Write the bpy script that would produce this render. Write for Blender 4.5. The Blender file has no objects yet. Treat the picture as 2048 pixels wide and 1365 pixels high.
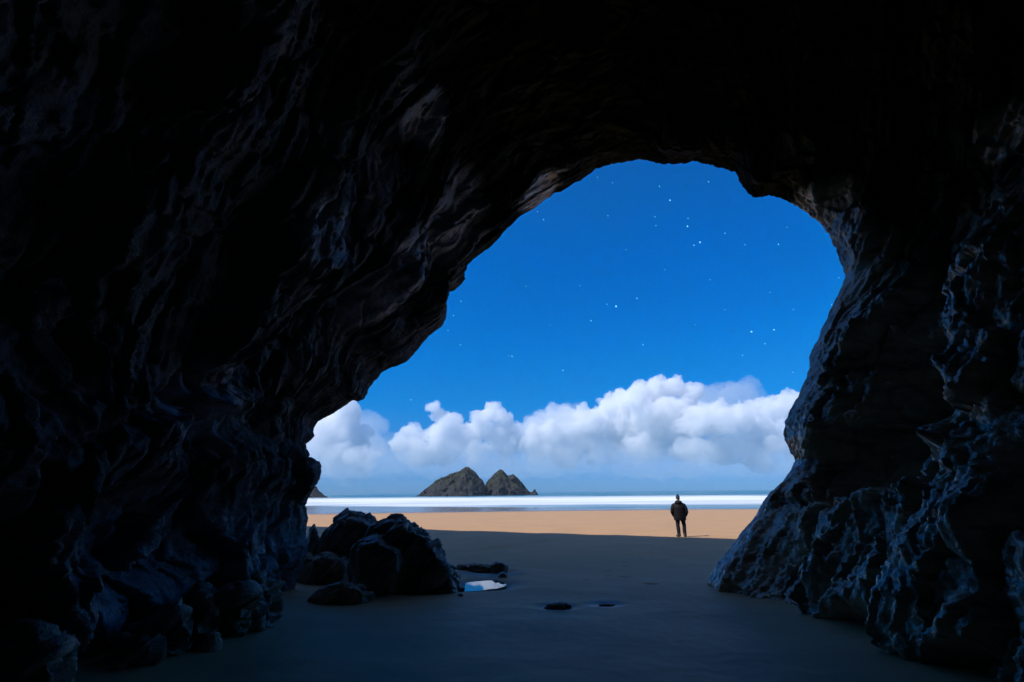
import bpy, bmesh, math, random
import numpy as np
from mathutils import Vector, Matrix

random.seed(7)
rng = np.random.default_rng(11)
scene = bpy.context.scene
COL = scene.collection
R = math.radians

# ------------------------------------------------------------------ camera
LENS, PW, PH = 17.0, 2048.0, 1365.0
F = LENS / 36.0 * PW
CAM = np.array((0.0, 0.0, 1.6))
PITCH, ROLL = math.atan((986 - 682.5) / F), R(-0.567)
cam_data = bpy.data.cameras.new('camera')
cam_data.lens = LENS
cam_data.sensor_width = 36
cam_data.clip_start, cam_data.clip_end = 0.05, 60000
cam = bpy.data.objects.new('camera', cam_data)
COL.objects.link(cam)
CM = Matrix.Rotation(R(90) + PITCH, 3, 'X') @ Matrix.Rotation(ROLL, 3, 'Z')
cam.matrix_world = Matrix.Translation(Vector(CAM)) @ CM.to_4x4()
scene.camera = cam
CMN = np.array(CM)

# ------------------------------------------------------------------ sun, sky, exposure
SUN_EL = R(50)
SH = np.array((0.93, 0.37)); SH /= np.linalg.norm(SH)       # direction shadows fall on the ground
SUN_DIR = np.array((-SH[0] * math.cos(SUN_EL), -SH[1] * math.cos(SUN_EL), math.sin(SUN_EL)))
sl = bpy.data.lights.new('sun', 'SUN')
sl.energy, sl.angle, sl.color = 3.35, R(0.5), (1.0, 0.97, 0.93)
sun = bpy.data.objects.new('sun', sl)
sun.rotation_euler = Vector(SUN_DIR).to_track_quat('Z', 'Y').to_euler()
sun.location = (-40, -30, 80)
COL.objects.link(sun)

world = bpy.data.worlds.new('World')
scene.world = world
world.use_nodes = True
wn, wl = world.node_tree.nodes, world.node_tree.links
bg = wn['Background']
sky = wn.new('ShaderNodeTexSky')
sky.sky_type = 'NISHITA'
sky.sun_disc = False
sky.sun_elevation = SUN_EL
sky.sun_rotation = math.atan2(SUN_DIR[0], SUN_DIR[1])
sky.ozone_density = 3.0
sky.dust_density = 0.4
hs = wn.new('ShaderNodeHueSaturation')
hs.inputs['Saturation'].default_value = 1.0
tint = wn.new('ShaderNodeMix'); tint.data_type = 'RGBA'; tint.blend_type = 'MULTIPLY'
tint.inputs['Factor'].default_value = 1.0
# deep night-graded blue of the sky, the same all the way round: paler towards the horizon
tc = wn.new('ShaderNodeTexCoord'); sx = wn.new('ShaderNodeSeparateXYZ')
wl.new(tc.outputs['Generated'], sx.inputs[0])
ramp = wn.new('ShaderNodeValToRGB')
cr = ramp.color_ramp
STOPS = ((0.0, (0.19, 0.48, 1.17)), (0.027, (0.16, 0.43, 1.05)), (0.088, (0.10, 0.41, 0.88)), (0.17, (0.02, 0.48, 1.0)), (0.28, (0.004, 0.53, 1.14)),
         (0.46, (0.004, 0.56, 1.26)), (0.60, (0.03, 0.58, 1.24)), (0.75, (0.5, 0.75, 1.10)), (1.0, (1.0, 1.0, 1.05)))  # redder overhead, out of view, to warm the shaded sand
while len(cr.elements) < len(STOPS): cr.elements.new(0.5)
for el, (p_, c_) in zip(cr.elements, STOPS): el.position, el.color = p_, (*[q * 0.9 for q in c_], 1)
wl.new(sx.outputs['Z'], ramp.inputs['Fac'])
wl.new(sky.outputs[0], hs.inputs['Color'])
wl.new(hs.outputs[0], tint.inputs[6])
wl.new(ramp.outputs[0], tint.inputs[7])
wl.new(tint.outputs[2], bg.inputs['Color'])
bg.inputs['Strength'].default_value = 0.114

vs = scene.view_settings
vs.view_transform, vs.look, vs.gamma, vs.exposure = 'Standard', 'None', 1.0, 0.35
vs.use_curve_mapping = False
cy = scene.cycles
cy.use_denoising = True
cy.max_bounces, cy.diffuse_bounces, cy.glossy_bounces = 16, 5, 3
cy.transmission_bounces, cy.volume_bounces, cy.transparent_max_bounces = 4, 14, 12
cy.sample_clamp_indirect = 4.0
cy.use_light_tree = False
cy.caustics_reflective = cy.caustics_refractive = False

# ------------------------------------------------------------------ pixel helpers
def ray(px, py):
    px = np.asarray(px, float); py = np.asarray(py, float)
    d = np.stack([(px - PW / 2) / F, -(py - PH / 2) / F, -np.ones_like(px)], -1)
    return d @ CMN.T
def at_y(px, py, y):
    d = ray(px, py)
    return CAM + d * (np.asarray(y, float) / d[..., 1])[..., None]
def project(P):
    q = (P - CAM) @ CMN
    w = np.maximum(-q[..., 2], 1e-3)
    return PW / 2 + q[..., 0] / w * F, PH / 2 - q[..., 1] / w * F, -q[..., 2]
def shore(x):
    return np.clip(133 - 0.566 * np.asarray(x, float), 70, 240)
SEA_Z = -2.0
def ground0(x, y):
    t = np.asarray(y, float) / shore(x)
    return np.where(t < 1, SEA_Z * np.maximum(t, 0), SEA_Z - 3.0 * np.minimum((t - 1), 3))
def hit(px, py):
    d = ray(px, py); lo, hi = 0.5, 400.0
    for _ in range(60):
        m = (lo + hi) / 2; p = CAM + d * m
        if p[2] > ground0(p[0], p[1]): lo = m
        else: hi = m
    return CAM + d * lo

# ------------------------------------------------------------------ noise
_perm = rng.permutation(256).astype(np.int32); _perm = np.concatenate([_perm, _perm, _perm])
_gr = rng.normal(size=(256, 3)); _gr /= np.linalg.norm(_gr, axis=1)[:, None]
_gr = _gr.astype(np.float32)
def perlin(x, y, z):
    x, y, z = (np.asarray(a, np.float32) for a in (x, y, z))
    xi, yi, zi = np.floor(x), np.floor(y), np.floor(z)
    xf, yf, zf = x - xi, y - yi, z - zi
    xi, yi, zi = (a.astype(np.int32) & 255 for a in (xi, yi, zi))
    u, v, w = (t * t * t * (t * (t * 6 - 15) + 10) for t in (xf, yf, zf))
    def g(a, b, c):
        h = _gr[_perm[_perm[_perm[xi + a] + yi + b] + zi + c]]
        return h[..., 0] * (xf - a) + h[..., 1] * (yf - b) + h[..., 2] * (zf - c)
    def l(a, b, t): return a + t * (b - a)
    return l(l(l(g(0,0,0), g(1,0,0), u), l(g(0,1,0), g(1,1,0), u), v),
             l(l(g(0,0,1), g(1,0,1), u), l(g(0,1,1), g(1,1,1), u), v), w) * 1.6
def fbm(P, f, octs=4, gain=0.5, off=0.0):
    s, a = 0, 1.0
    for i in range(octs):
        s = s + a * perlin(P[..., 0] * f + off, P[..., 1] * f + 7.3 * i, P[..., 2] * f - off)
        a *= gain; f *= 2.03
    return s
def ridged(P, f, octs=4, gain=0.5, off=0.0):
    s, a = 0, 1.0
    for i in range(octs):
        s = s + a * (1 - 2 * np.abs(perlin(P[..., 0] * f + off, P[..., 1] * f + 5.1 * i, P[..., 2] * f - off)))
        a *= gain; f *= 2.03
    return s
def facets(P, seed=0):
    """angular slabs: every random cell has its own tilted plane; returns plane height and distance to the crack"""
    r_ = np.random.default_rng(seed + 100)
    jit = r_.uniform(0.18, 0.82, (256, 3)).astype(np.float32)
    gr = r_.normal(size=(256, 3)); gr = (gr / np.linalg.norm(gr, axis=1)[:, None]).astype(np.float32)
    lv = r_.uniform(-0.35, 0.35, 256).astype(np.float32)
    P = np.asarray(P, np.float32); shp = P.shape[:-1]; P = P.reshape(-1, 3)
    b0 = np.floor(P - 0.5).astype(np.int32)
    f1 = np.full(len(P), 9.0, np.float32); f2 = f1.copy(); h = np.zeros(len(P), np.float32)
    for a in (0, 1):
        for b_ in (0, 1):
            for c_ in (0, 1):
                ci = b0 + np.array((a, b_, c_), np.int32)
                k = _perm[_perm[_perm[ci[:, 0] & 255] + (ci[:, 1] & 255)] + (ci[:, 2] & 255)]
                dv = P - (ci + jit[k]); dd = np.sqrt((dv * dv).sum(1))
                val = (gr[k] * dv).sum(1) + lv[k]
                near_ = dd < f1
                f2 = np.where(near_, f1, np.minimum(f2, dd)); h = np.where(near_, val, h); f1 = np.minimum(f1, dd)
    return h.reshape(shp), (f2 - f1).reshape(shp)
def smooth(a, b, x):
    t = np.clip((x - a) / (b - a), 0, 1); return t * t * (3 - 2 * t)

# ------------------------------------------------------------------ mesh helpers
def grid_faces(n, m, mask=None):
    i = np.arange((n - 1) * (m - 1)); r, c = i // (m - 1), i % (m - 1)
    a = r * m + c
    f = np.stack([a, a + 1, a + m + 1, a + m], -1)
    return f if mask is None else f[mask.ravel()]
def mesh_np(name, V, Fc, mat=None, smooth_shade=True):
    me = bpy.data.meshes.new(name)
    V = np.ascontiguousarray(V, np.float32); Fc = np.ascontiguousarray(Fc, np.int32)
    k = Fc.shape[1]
    me.vertices.add(len(V)); me.vertices.foreach_set('co', V.ravel())
    me.loops.add(Fc.size); me.loops.foreach_set('vertex_index', Fc.ravel())
    me.polygons.add(len(Fc))
    me.polygons.foreach_set('loop_start', np.arange(0, Fc.size, k, dtype=np.int32))
    me.polygons.foreach_set('use_smooth', np.full(len(Fc), smooth_shade))
    me.update(calc_edges=True); me.validate()
    if mat: me.materials.append(mat)
    return me
def link(name, me, parent=None, **props):
    o = bpy.data.objects.new(name, me); COL.objects.link(o)
    if parent: o.parent = parent
    for k, v in props.items(): o[k] = v
    return o
def compact(V, Fc):
    u, inv = np.unique(Fc, return_inverse=True)
    return V[u], inv.reshape(Fc.shape)
def verts_np(me):
    a = np.empty(len(me.vertices) * 3, np.float32); me.vertices.foreach_get('co', a); return a.reshape(-1, 3)
def normals_np(me):
    a = np.empty(len(me.vertices) * 3, np.float32); me.vertices.foreach_get('normal', a); return a.reshape(-1, 3)
def remeshed(me, voxel):
    o = bpy.data.objects.new('tmp', me); COL.objects.link(o)
    md = o.modifiers.new('r', 'REMESH'); md.mode = 'VOXEL'; md.voxel_size = voxel; md.use_smooth_shade = True
    dg = bpy.context.evaluated_depsgraph_get(); dg.update()
    out = bpy.data.meshes.new_from_object(o.evaluated_get(dg))
    bpy.data.objects.remove(o)
    return out

# ------------------------------------------------------------------ materials
class N:
    def __init__(s, name):
        s.m = bpy.data.materials.new(name); s.m.use_nodes = True
        s.t = s.m.node_tree; s.n = s.t.nodes; s.b = s.n['Principled BSDF']; s.out = s.n['Material Output']
    def new(s, k, **kw):
        x = s.n.new(k)
        for a, v in kw.items(): setattr(x, a, v)
        return x
    def link(s, a, b): s.t.links.new(a, b)
    def val(s, sock, v):
        if hasattr(v, 'is_output'): s.link(v, sock)
        else: sock.default_value = v
    def noise(s, vec, scale, detail=5, rough=0.55, dist=0.0):
        x = s.new('ShaderNodeTexNoise'); s.link(vec, x.inputs['Vector'])
        x.inputs['Scale'].default_value = scale; x.inputs['Detail'].default_value = detail
        x.inputs['Roughness'].default_value = rough; x.inputs['Distortion'].default_value = dist
        return x.outputs['Fac']
    def mapping(s, vec, rot=(0,0,0), scale=(1,1,1)):
        x = s.new('ShaderNodeMapping'); s.link(vec, x.inputs[0])
        x.inputs['Rotation'].default_value = rot; x.inputs['Scale'].default_value = scale
        return x.outputs[0]
    def math(s, op, a, b=0.0, c=0.0):
        x = s.new('ShaderNodeMath', operation=op)
        for i, v in enumerate((a, b, c)): s.val(x.inputs[i], v)
        return x.outputs[0]
    def ramp(s, fac, *stops):
        x = s.new('ShaderNodeValToRGB'); e = x.color_ramp.elements
        while len(e) < len(stops): e.new(0.5)
        for k, (p, c) in enumerate(stops):
            e[k].position = p
            e[k].color = (c, c, c, 1) if isinstance(c, (int, float)) else (*c, 1)
        s.link(fac, x.inputs[0]); return x.outputs[0]
    def mix(s, fac, a, b):
        x = s.new('ShaderNodeMix', data_type='RGBA')
        s.val(x.inputs[0], fac)
        for i, v in ((6, a), (7, b)):
            if hasattr(v, 'is_output'): s.link(v, x.inputs[i])
            else: x.inputs[i].default_value = (*v, 1)
        return x.outputs[2]
    def bump(s, h, strength=0.5, dist=0.02, normal=None):
        x = s.new('ShaderNodeBump'); s.link(h, x.inputs['Height'])
        x.inputs['Strength'].default_value = strength; x.inputs['Distance'].default_value = dist
        if normal: s.link(normal, x.inputs['Normal'])
        return x.outputs[0]
    def pos(s): return s.new('ShaderNodeNewGeometry').outputs['Position']

def rock_mat(name, dark, mid, pale, algae=0.0, bumpd=0.03, zoned=False, rough=(0.26, 0.6)):
    m = N(name); p = m.pos()
    st = m.mapping(p, rot=(0, R(45), 0), scale=(0.28, 0.8, 1.6))
    n1 = m.noise(st, 2.2, 5, 0.62, 0.4); n2 = m.noise(p, 0.9, 3); n3 = m.noise(st, 9, 6, 0.7)
    col = m.mix(m.ramp(n1, (0.36, 0.0), (0.60, 1.0)), dark, mid)
    col = m.mix(m.ramp(n3, (0.52, 0.0), (0.72, 0.75)), col, pale)
    if zoned:
        # right wall painted paler for the light it catches; left wall under green-black algae and painted shade; roof shade painted near-black; lit spots of the rock painted pale
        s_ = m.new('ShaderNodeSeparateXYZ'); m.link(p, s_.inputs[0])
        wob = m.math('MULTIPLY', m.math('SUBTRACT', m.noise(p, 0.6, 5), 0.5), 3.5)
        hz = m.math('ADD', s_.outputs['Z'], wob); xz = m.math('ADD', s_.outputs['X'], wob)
        hi = m.ramp(m.math('DIVIDE', hz, 10.0), (0.50, 0.0), (0.68, 1.0))  # roof shade painted in by height
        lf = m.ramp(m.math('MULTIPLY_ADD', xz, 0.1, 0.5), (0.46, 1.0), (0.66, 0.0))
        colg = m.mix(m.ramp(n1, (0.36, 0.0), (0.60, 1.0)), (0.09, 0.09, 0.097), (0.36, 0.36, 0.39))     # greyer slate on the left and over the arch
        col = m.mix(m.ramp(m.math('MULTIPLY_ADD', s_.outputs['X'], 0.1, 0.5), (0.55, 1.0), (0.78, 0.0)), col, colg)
        lit_streaks = m.ramp(m.noise(m.mapping(p, rot=(0, R(45), 0), scale=(0.16, 0.5, 0.9)), 1.0, 5, 0.6), (0.60, 1.0), (0.70, 0.80))  # streaks where the painted shade thins, like lit ledges
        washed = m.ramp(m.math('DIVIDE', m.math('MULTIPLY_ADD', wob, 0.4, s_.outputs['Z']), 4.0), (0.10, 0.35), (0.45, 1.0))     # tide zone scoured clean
        shade_algae = m.math('MULTIPLY', m.math('MAXIMUM', hi, m.math('MULTIPLY', m.math('MULTIPLY', lf, 0.74), washed)), lit_streaks)
        for (bx_, by_, bz_, br_) in LIT_SPOTS:
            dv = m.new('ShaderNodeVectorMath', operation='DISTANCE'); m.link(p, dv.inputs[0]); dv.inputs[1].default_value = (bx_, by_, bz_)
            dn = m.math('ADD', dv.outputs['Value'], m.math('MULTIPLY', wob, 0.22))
            shade_algae = m.math('MULTIPLY', shade_algae, m.ramp(m.math('DIVIDE', dn, br_ * 2), (0.35, 0.08), (0.55, 1.0)))
        shade_algae_col = m.mix(m.ramp(n2, (0.42, 0.0), (0.6, 1.0)), (0.012, 0.012, 0.010), (0.030, 0.033, 0.014))  # near-black for the painted shade, tinged algae green
        col = m.mix(shade_algae, col, shade_algae_col)
    m.link(col, m.b.inputs['Base Color'])
    ro = m.ramp(n3, (0.35, rough[0]), (0.65, rough[1]))
    if zoned:      # the darkened rock is matt, the bare wet rock is not
        m.link(m.mix(shade_algae, ro, (0.9, 0.9, 0.9)), m.b.inputs['Roughness'])
        m.link(m.math('MULTIPLY_ADD', shade_algae, -0.5, 0.6), m.b.inputs['Specular IOR Level'])
        wetx = m.ramp(m.math('MULTIPLY_ADD', s_.outputs['X'], 0.1, 0.5), (0.50, 0.2), (0.72, 1.0))      # spray keeps the right wall wet
        m.link(m.math('MULTIPLY', m.math('MAXIMUM', m.math('MULTIPLY_ADD', shade_algae, -0.85, 0.75), 0.0), wetx), m.b.inputs['Coat Weight']); m.b.inputs['Coat Roughness'].default_value = 0.14
    else:
        m.link(ro, m.b.inputs['Roughness']); m.b.inputs['Specular IOR Level'].default_value = 0.6
    v = m.new('ShaderNodeTexVoronoi'); m.link(p, v.inputs['Vector']); v.inputs['Scale'].default_value = 34
    n4 = m.noise(p, 55, 3, 0.6)
    h = m.math('ADD', n3, m.math('ADD', m.math('MULTIPLY', v.outputs['Distance'], 0.35), m.math('MULTIPLY', n4, 0.7)))
    m.link(m.bump(h, 0.85, bumpd), m.b.inputs['Normal'])
    return m.m
M_FOOT = rock_mat('washed_rock', (0.10, 0.08, 0.058), (0.38, 0.30, 0.21), (0.60, 0.50, 0.38))
M_BOULDER = rock_mat('dark_slate_boulder', (0.085, 0.072, 0.056), (0.24, 0.205, 0.16), (0.46, 0.40, 0.33), 0.0, 0.015)
M_CLIFF = rock_mat('dry_cliff_rock', (0.10, 0.085, 0.07), (0.22, 0.19, 0.16), (0.32, 0.28, 0.24))

# ------------------------------------------------------------------ cave opening outline (photograph pixels)
LEFT = [(590,1172),(597,1150),(604,1136),(613,1110),(616,1089),(611,1062),(617,1039),(610,1010),(619,992),(630,976),(639,960),
 (641,945),(643,931),(638,923),(630,921),(622,926),(617,922),(620,910),(614,897),(611,887),(620,880),(627,872),(626,858),(636,843),
 (655,833),(677,822),(690,813),(698,805),(706,800),(720,803)]
ROOF = [(728,799),(733,790),(736,779),(742,770),(750,761),(765,746),(783,736),(803,729),(822,715),(838,698),(847,684),(858,674),
 (884,654),(891,640),(894,621),(889,606),(886,591),(897,586),(910,581),(922,570),(930,557),(929,546),(931,537),(940,527),(951,517),(983,493),
 (1000,474),(1015,456),(1043,432),(1076,412),(1094,398),(1110,386),(1120,384),(1144,370),(1160,362),(1176,351),(1192,337),(1229,327),
 (1252,325),(1277,319),(1295,321),(1309,327),(1346,329),(1370,327),(1386,322),(1405,327),(1442,336),(1472,344)]
RIGHT = [(1478,363),(1486,375),(1495,386),(1514,397),(1537,391),(1564,397),(1606,420),(1626,436),(1644,450),(1655,466),(1663,481),(1672,500),
 (1678,519),(1691,553),(1684,572),(1678,588),(1666,610),(1650,645),(1638,673),(1624,700),(1619,718),(1616,751),(1604,776),(1593,796),
 (1577,824),(1569,845),(1568,863),(1569,880),(1574,891),(1582,908),(1591,922),(1582,940),(1568,959),(1554,974),(1540,987),(1526,1008),(1515,1026),
 (1500,1046),(1484,1065),(1470,1082),(1456,1099),(1445,1113),(1434,1127),(1424,1146),(1414,1166)]
OUT = np.array(LEFT + ROOF + RIGHT, float)
seg = np.r_[0, np.cumsum(np.hypot(*np.diff(OUT, axis=0).T))]
NU = 1150
uu = np.linspace(0, seg[-1], NU)
cx = np.interp(uu, seg, OUT[:, 0]); cyp = np.interp(uu, seg, OUT[:, 1])
uL, uR = seg[len(LEFT)], seg[len(LEFT) + len(ROOF)]
tu = uu / seg[-1]
yrim = np.interp(tu, [0, 0.12, 0.25, 0.4, 0.55, 0.68, 0.8, 0.9, 1.0], [10.55, 10.6, 10.7, 10.7, 10.4, 10.2, 10.2, 10.3, 10.4])
RIM = at_y(cx, cyp, yrim)
# extend both feet below the sand
nb = 40
def foot(p, sgn):
    k = np.linspace(1, 0, nb, endpoint=False)[:, None]
    return p + k * np.array((sgn * 0.25, 0, -1.1))
RIM = np.vstack([foot(RIM[0], -1), RIM, foot(RIM[-1], 1)[::-1]])
NT = len(RIM)
uext = np.r_[np.full(nb, uu[0]), uu, np.full(nb, uu[-1])]
def gsm(a, sig):
    if sig < 0.5: return a
    k = np.arange(-int(3 * sig), int(3 * sig) + 1); g = np.exp(-0.5 * (k / sig) ** 2); g /= g.sum()
    out = np.empty_like(a)
    for j in range(a.shape[1]):
        out[:, j] = np.convolve(np.pad(a[:, j], len(k) // 2, mode='edge'), g, 'valid')
    return out
# ring depth stations: a lip outside, the tunnel, the closed back behind the camera
lip = np.array([-1.0, -0.75, -0.55, -0.4, -0.28, -0.18, -0.1, -0.05])
inn = np.r_[np.linspace(0, 0.72, 560), np.linspace(0.725, 1.0, 60)]
SS = np.r_[lip, inn]
CEN = np.array((0.3, 0.0, 2.2))
levels = [(0, RIM), (12, gsm(RIM, 12)), (40, gsm(RIM, 40)), (90, gsm(RIM, 90))]
sxs = [0.0, 0.12, 0.35, 0.7]
rows = []
XZdir = levels[2][1] - CEN; XZdir[:, 1] = 0
XZdir /= np.linalg.norm(XZdir, axis=1)[:, None]
XZdir_f = gsm(XZdir, 30); XZdir_f /= np.linalg.norm(XZdir_f, axis=1)[:, None]
upw = np.clip(XZdir_f[:, 2], 0, 1); lfw = np.clip(-XZdir_f[:, 0], 0, 1); rtw = np.clip(XZdir_f[:, 0], 0, 1)
YB = -7.0
for s in SS:
    if s < 0:
        e = -s
        P = RIM + XZdir_f * (2.2 * e ** 1.3)[..., None] if False else RIM + XZdir_f * (2.4 * e)
        P = P + np.array((0, 0.35 * math.sin(min(e * 2.2, math.pi / 2)), 0))
        rows.append(P); continue
    k = min(range(3), key=lambda q: 0 if sxs[q] <= s <= sxs[q + 1] else 1) if s < 0.7 else 2
    t = np.clip((s - sxs[k]) / (sxs[k + 1] - sxs[k]), 0, 1)
    P = levels[k][1] * (1 - t) + levels[k + 1][1] * t
    g = smooth(0, 0.30, s)
    grow = g * (0.15 + 0.9 * upw * (1 - 0.3 * lfw) + 0.02 * rtw - 0.50 * lfw * (1 - upw))
    grow = grow - rtw * (1 - 0.6 * upw) * 2.3 * smooth(0.22, 0.72, s)      # the right wall closes in towards the camera
    P = P + XZdir_f * grow[:, None]
    y = RIM[:, 1] + (YB - RIM[:, 1]) * s
    P[:, 1] = y
    if s > 0.8:                                               # close the cave behind the camera
        c = math.cos((s - 0.8) / 0.2 * math.pi / 2)
        P[:, 0] = CEN[0] + (P[:, 0] - CEN[0]) * max(c, 0.01); P[:, 2] = -0.5 + (P[:, 2] + 0.5) * max(c, 0.01)
    rows.append(P)
V = np.stack(rows)                                            # (S, U, 3)
def grid_normals(V):
    du = np.gradient(V, axis=1); ds = np.gradient(V, axis=0)
    n = np.cross(du, ds); n /= np.maximum(np.linalg.norm(n, axis=-1), 1e-9)[..., None]
    return n
n0 = grid_normals(V)
if (n0[300, NT // 2] * XZdir_f[NT // 2]).sum() < 0: n0 = -n0  # outward, into the rock
sg = SS[:, None]
ppx, ppy, dep = project(V)
vis = (dep > 0.3)
amt = np.zeros(V.shape[:2])
def blob(cx_, cy_, rx, ry, rot, a, hard=1.0):
    global amt
    c, s = math.cos(R(rot)), math.sin(R(rot))
    dx, dy = ppx - cx_, ppy - cy_
    q = ((c * dx + s * dy) / rx) ** 2 + ((-s * dx + c * dy) / ry) ** 2
    amt = amt + np.where(vis, a * np.exp(-q ** hard), 0)
# recesses (+) and bosses (-) of the rock
blob(1790, 760, 95, 150, 12, 1.7, 2.0)
blob(1715, 920, 90, 70, -25, 1.2, 2.0)
blob(1850, 480, 90, 150, 20, 1.0, 1.5)
blob(1700, 1246, 60, 26, 4, 0.9, 2.0)
blob(1560, 1130, 55, 70, 35, 0.35, 1.5)
blob(1960, 620, 110, 130, 0, -0.45)
blob(1900, 740, 160, 34, 32, -0.30)
blob(1900, 880, 150, 30, 38, -0.35)
blob(1800, 1010, 190, 60, -10, -0.25)
blob(1980, 1080, 120, 130, 0, -0.25)
blob(290, 1080, 130, 110, 0, 0.7, 1.5)
blob(420, 800, 190, 36, -28, -0.35)
blob(520, 700, 260, 50, -30, 0.35)
blob(880, 470, 170, 60, -48, -0.35)
blob(800, 640, 170, 50, -40, 0.25)
blob(560, 980, 70, 160, 0, -0.15)
blob(700, 480, 200, 45, -40, -0.25)
blob(760, 560, 200, 35, -42, 0.3)
rimfade = smooth(0.0, 0.10, np.abs(sg)) * np.ones((1, NT))
V1 = V + n0 * (amt * np.maximum(rimfade, 0.05))[..., None]
# rock structure: lineation d rises to the right, bedding stepped across it
d = np.array((0.74, 0.10, 0.66)); d /= np.linalg.norm(d)
b = np.array((-0.55, 0.62, 0.56)); b -= d * (b @ d); b /= np.linalg.norm(b); c3 = np.cross(d, b)
Q = np.stack([V1 @ d, V1 @ b, V1 @ c3], -1)
low = fbm(V1, 0.45, 3, 0.5, 3.1)
wr = fbm(V1, 0.9, 3, 0.5, 9.2)
def strata(f, ra, off, warp=0.09, sharp=0.9):
    h = Q[..., 1] * f + warp * wr * f ** 0.5 + 0.22 * perlin(Q[..., 0] * f * ra + off, Q[..., 1] * f * 0.25, Q[..., 2] * f * 0.22)
    k = h - np.floor(h); i_ = np.floor(h)
    lev = np.sin(i_ * 12.9898 + off) * 0.5                     # every bed stands proud by its own amount
    return np.where(k < sharp, k / sharp, (1 - k) / (1 - sharp)) * (0.75 + 0.5 * lev) - 0.5 + 0.35 * lev
Qs = Q * np.array((0.22, 1.3, 0.8))
st1, st2, st3 = strata(0.8, 0.25, 1.0), strata(2.3, 0.22, 4.0), strata(6.5, 0.2, 7.0)
an = ridged(Qs, 1.8, 3, 0.5, 2.0)
knob = np.abs(fbm(V1, 1.3, 2, 0.5, 6.0)); knob2 = np.abs(fbm(V1, 5.0, 3, 0.55, 8.0))
fine = fbm(V1, 14.0, 2, 0.6, 1.5); anf = fbm(Qs, 9.0, 3, 0.6, 5.0)
side_low = smooth(2.6, 1.2, V1[..., 2]) * smooth(-0.5, -2.0, V1[..., 0])
side_r = smooth(1.5, 3.0, V1[..., 0]) * smooth(6.5, 4.5, V1[..., 2])
wk = np.clip(side_low, 0, 1)
wl0 = (1 - wk) * (1 - 0.35 * side_r)
fa1, cr1 = facets(Q * np.array((0.34, 1.1, 0.8)) + 0.05 * wr[..., None], 1)
fa2, cr2 = facets(Q * np.array((1.1, 3.2, 2.2)) + 0.08 * wr[..., None], 2)
fa3, cr3 = facets(Q * np.array((3.6, 10.0, 7.0)) + 0.1 * wr[..., None], 3)
dsp = 0.20 * low + (0.27 + 0.05 * wk) * fa1 + (0.12 + 0.02 * wk) * fa2 + 0.034 * fa3
dsp += 0.06 * smooth(0.08, 0.0, cr1) + 0.022 * smooth(0.10, 0.0, cr2)
dsp += wl0 * (0.28 * st1 + 0.11 * st2 + 0.036 * st3 + 0.006 * anf)
dsp += wk * (-0.16 * knob + 0.05 - 0.03 * knob2)
dsp += 0.008 * fine + side_r * (0.016 * fa3 + 0.025 * fa2 - 0.03 * knob2 + 0.012 + 0.012 * fine)
rf = 0.16 + 0.84 * smooth(0.0, 0.07, np.where(sg > 0, sg, np.maximum(-sg - 0.6, 0))) * np.ones((1, NT))
small = 0.05 * anf + 0.03 * fine
V2 = V1 + n0 * (dsp * (rf - 0.16) / 0.84 + small * (1 - rf) * 0.6)[..., None]
qx, qy, qd = project(V2)
def surf_at(px, py):
    e_ = (qx - px) ** 2 + (qy - py) ** 2 + np.where(qd > 0.5, 0, 1e9)
    return tuple(float(c) for c in V2[np.unravel_index(np.argmin(e_), e_.shape)])
LIT_SPOTS = [surf_at(a_, b_) + (r_,) for a_, b_, r_ in ((900, 430, 1.0), (820, 520, 0.8), (1080, 380, 0.7), (740, 600, 0.6), (850, 230, 0.55), (660, 470, 0.5), (400, 800, 0.55),
         (1660, 430, 0.9), (1730, 520, 0.8), (1960, 600, 0.8), (2020, 270, 0.5))]  # spots kept pale in the colour, as if light falls there
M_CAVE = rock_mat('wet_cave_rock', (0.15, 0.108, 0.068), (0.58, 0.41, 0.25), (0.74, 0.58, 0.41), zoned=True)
S_, T_ = V2.shape[:2]
flat = V2.reshape(-1, 3)
ucell = np.broadcast_to((uext[:-1] + uext[1:]) / 2, (S_ - 1, T_ - 1))
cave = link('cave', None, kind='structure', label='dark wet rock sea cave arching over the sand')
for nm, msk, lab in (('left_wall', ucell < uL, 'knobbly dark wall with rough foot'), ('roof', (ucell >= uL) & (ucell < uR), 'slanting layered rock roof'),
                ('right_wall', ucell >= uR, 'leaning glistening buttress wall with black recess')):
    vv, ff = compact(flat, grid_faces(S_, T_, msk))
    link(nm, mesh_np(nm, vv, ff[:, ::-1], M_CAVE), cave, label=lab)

# ------------------------------------------------------------------ cliff above and around the mouth; its top edge throws the shade line on the beach
H_CL = 30.0
off = np.r_[SH * H_CL / math.tan(SUN_EL), -H_CL]
G = [hit(860, 1060), hit(1120, 1067.5), hit(1450, 1077.5)]
print('shade line', [np.round(g, 2) for g in G])
dirL = (G[0] - G[1]) / np.linalg.norm(G[0] - G[1]); dirR = (G[2] - G[1]) / np.linalg.norm(G[2] - G[1])
edge = [G[0] + dirL * 18, G[0], G[1], G[2], G[2] + dirR * 48]
edge = [e - off for e in edge]
edge = [np.array((e[0], e[1], e[2])) for e in edge]
bl, br = edge[0] + np.array((-3, 1, -34.)), edge[-1] + np.array((4, 0, -34.))
outl = np.array([bl] + edge + [br])
sl_ = np.r_[0, np.cumsum(np.linalg.norm(np.diff(outl, axis=0), axis=1))]
K = 260
ti = np.linspace(0, 1, K)
ring0 = V2[0][np.linspace(0, NT - 1, K).astype(int)]
ringN = np.stack([np.interp(ti * sl_[-1], sl_, outl[:, j]) for j in range(3)], -1)
rows = []
for t in np.linspace(0, 1, 90):
    rows.append(ring0 * (1 - t) + ringN * t)
front = np.stack(rows)
nn = grid_normals(front)
am = (np.sin(np.linspace(0, math.pi, 90)) ** 0.7)[:, None]
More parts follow.
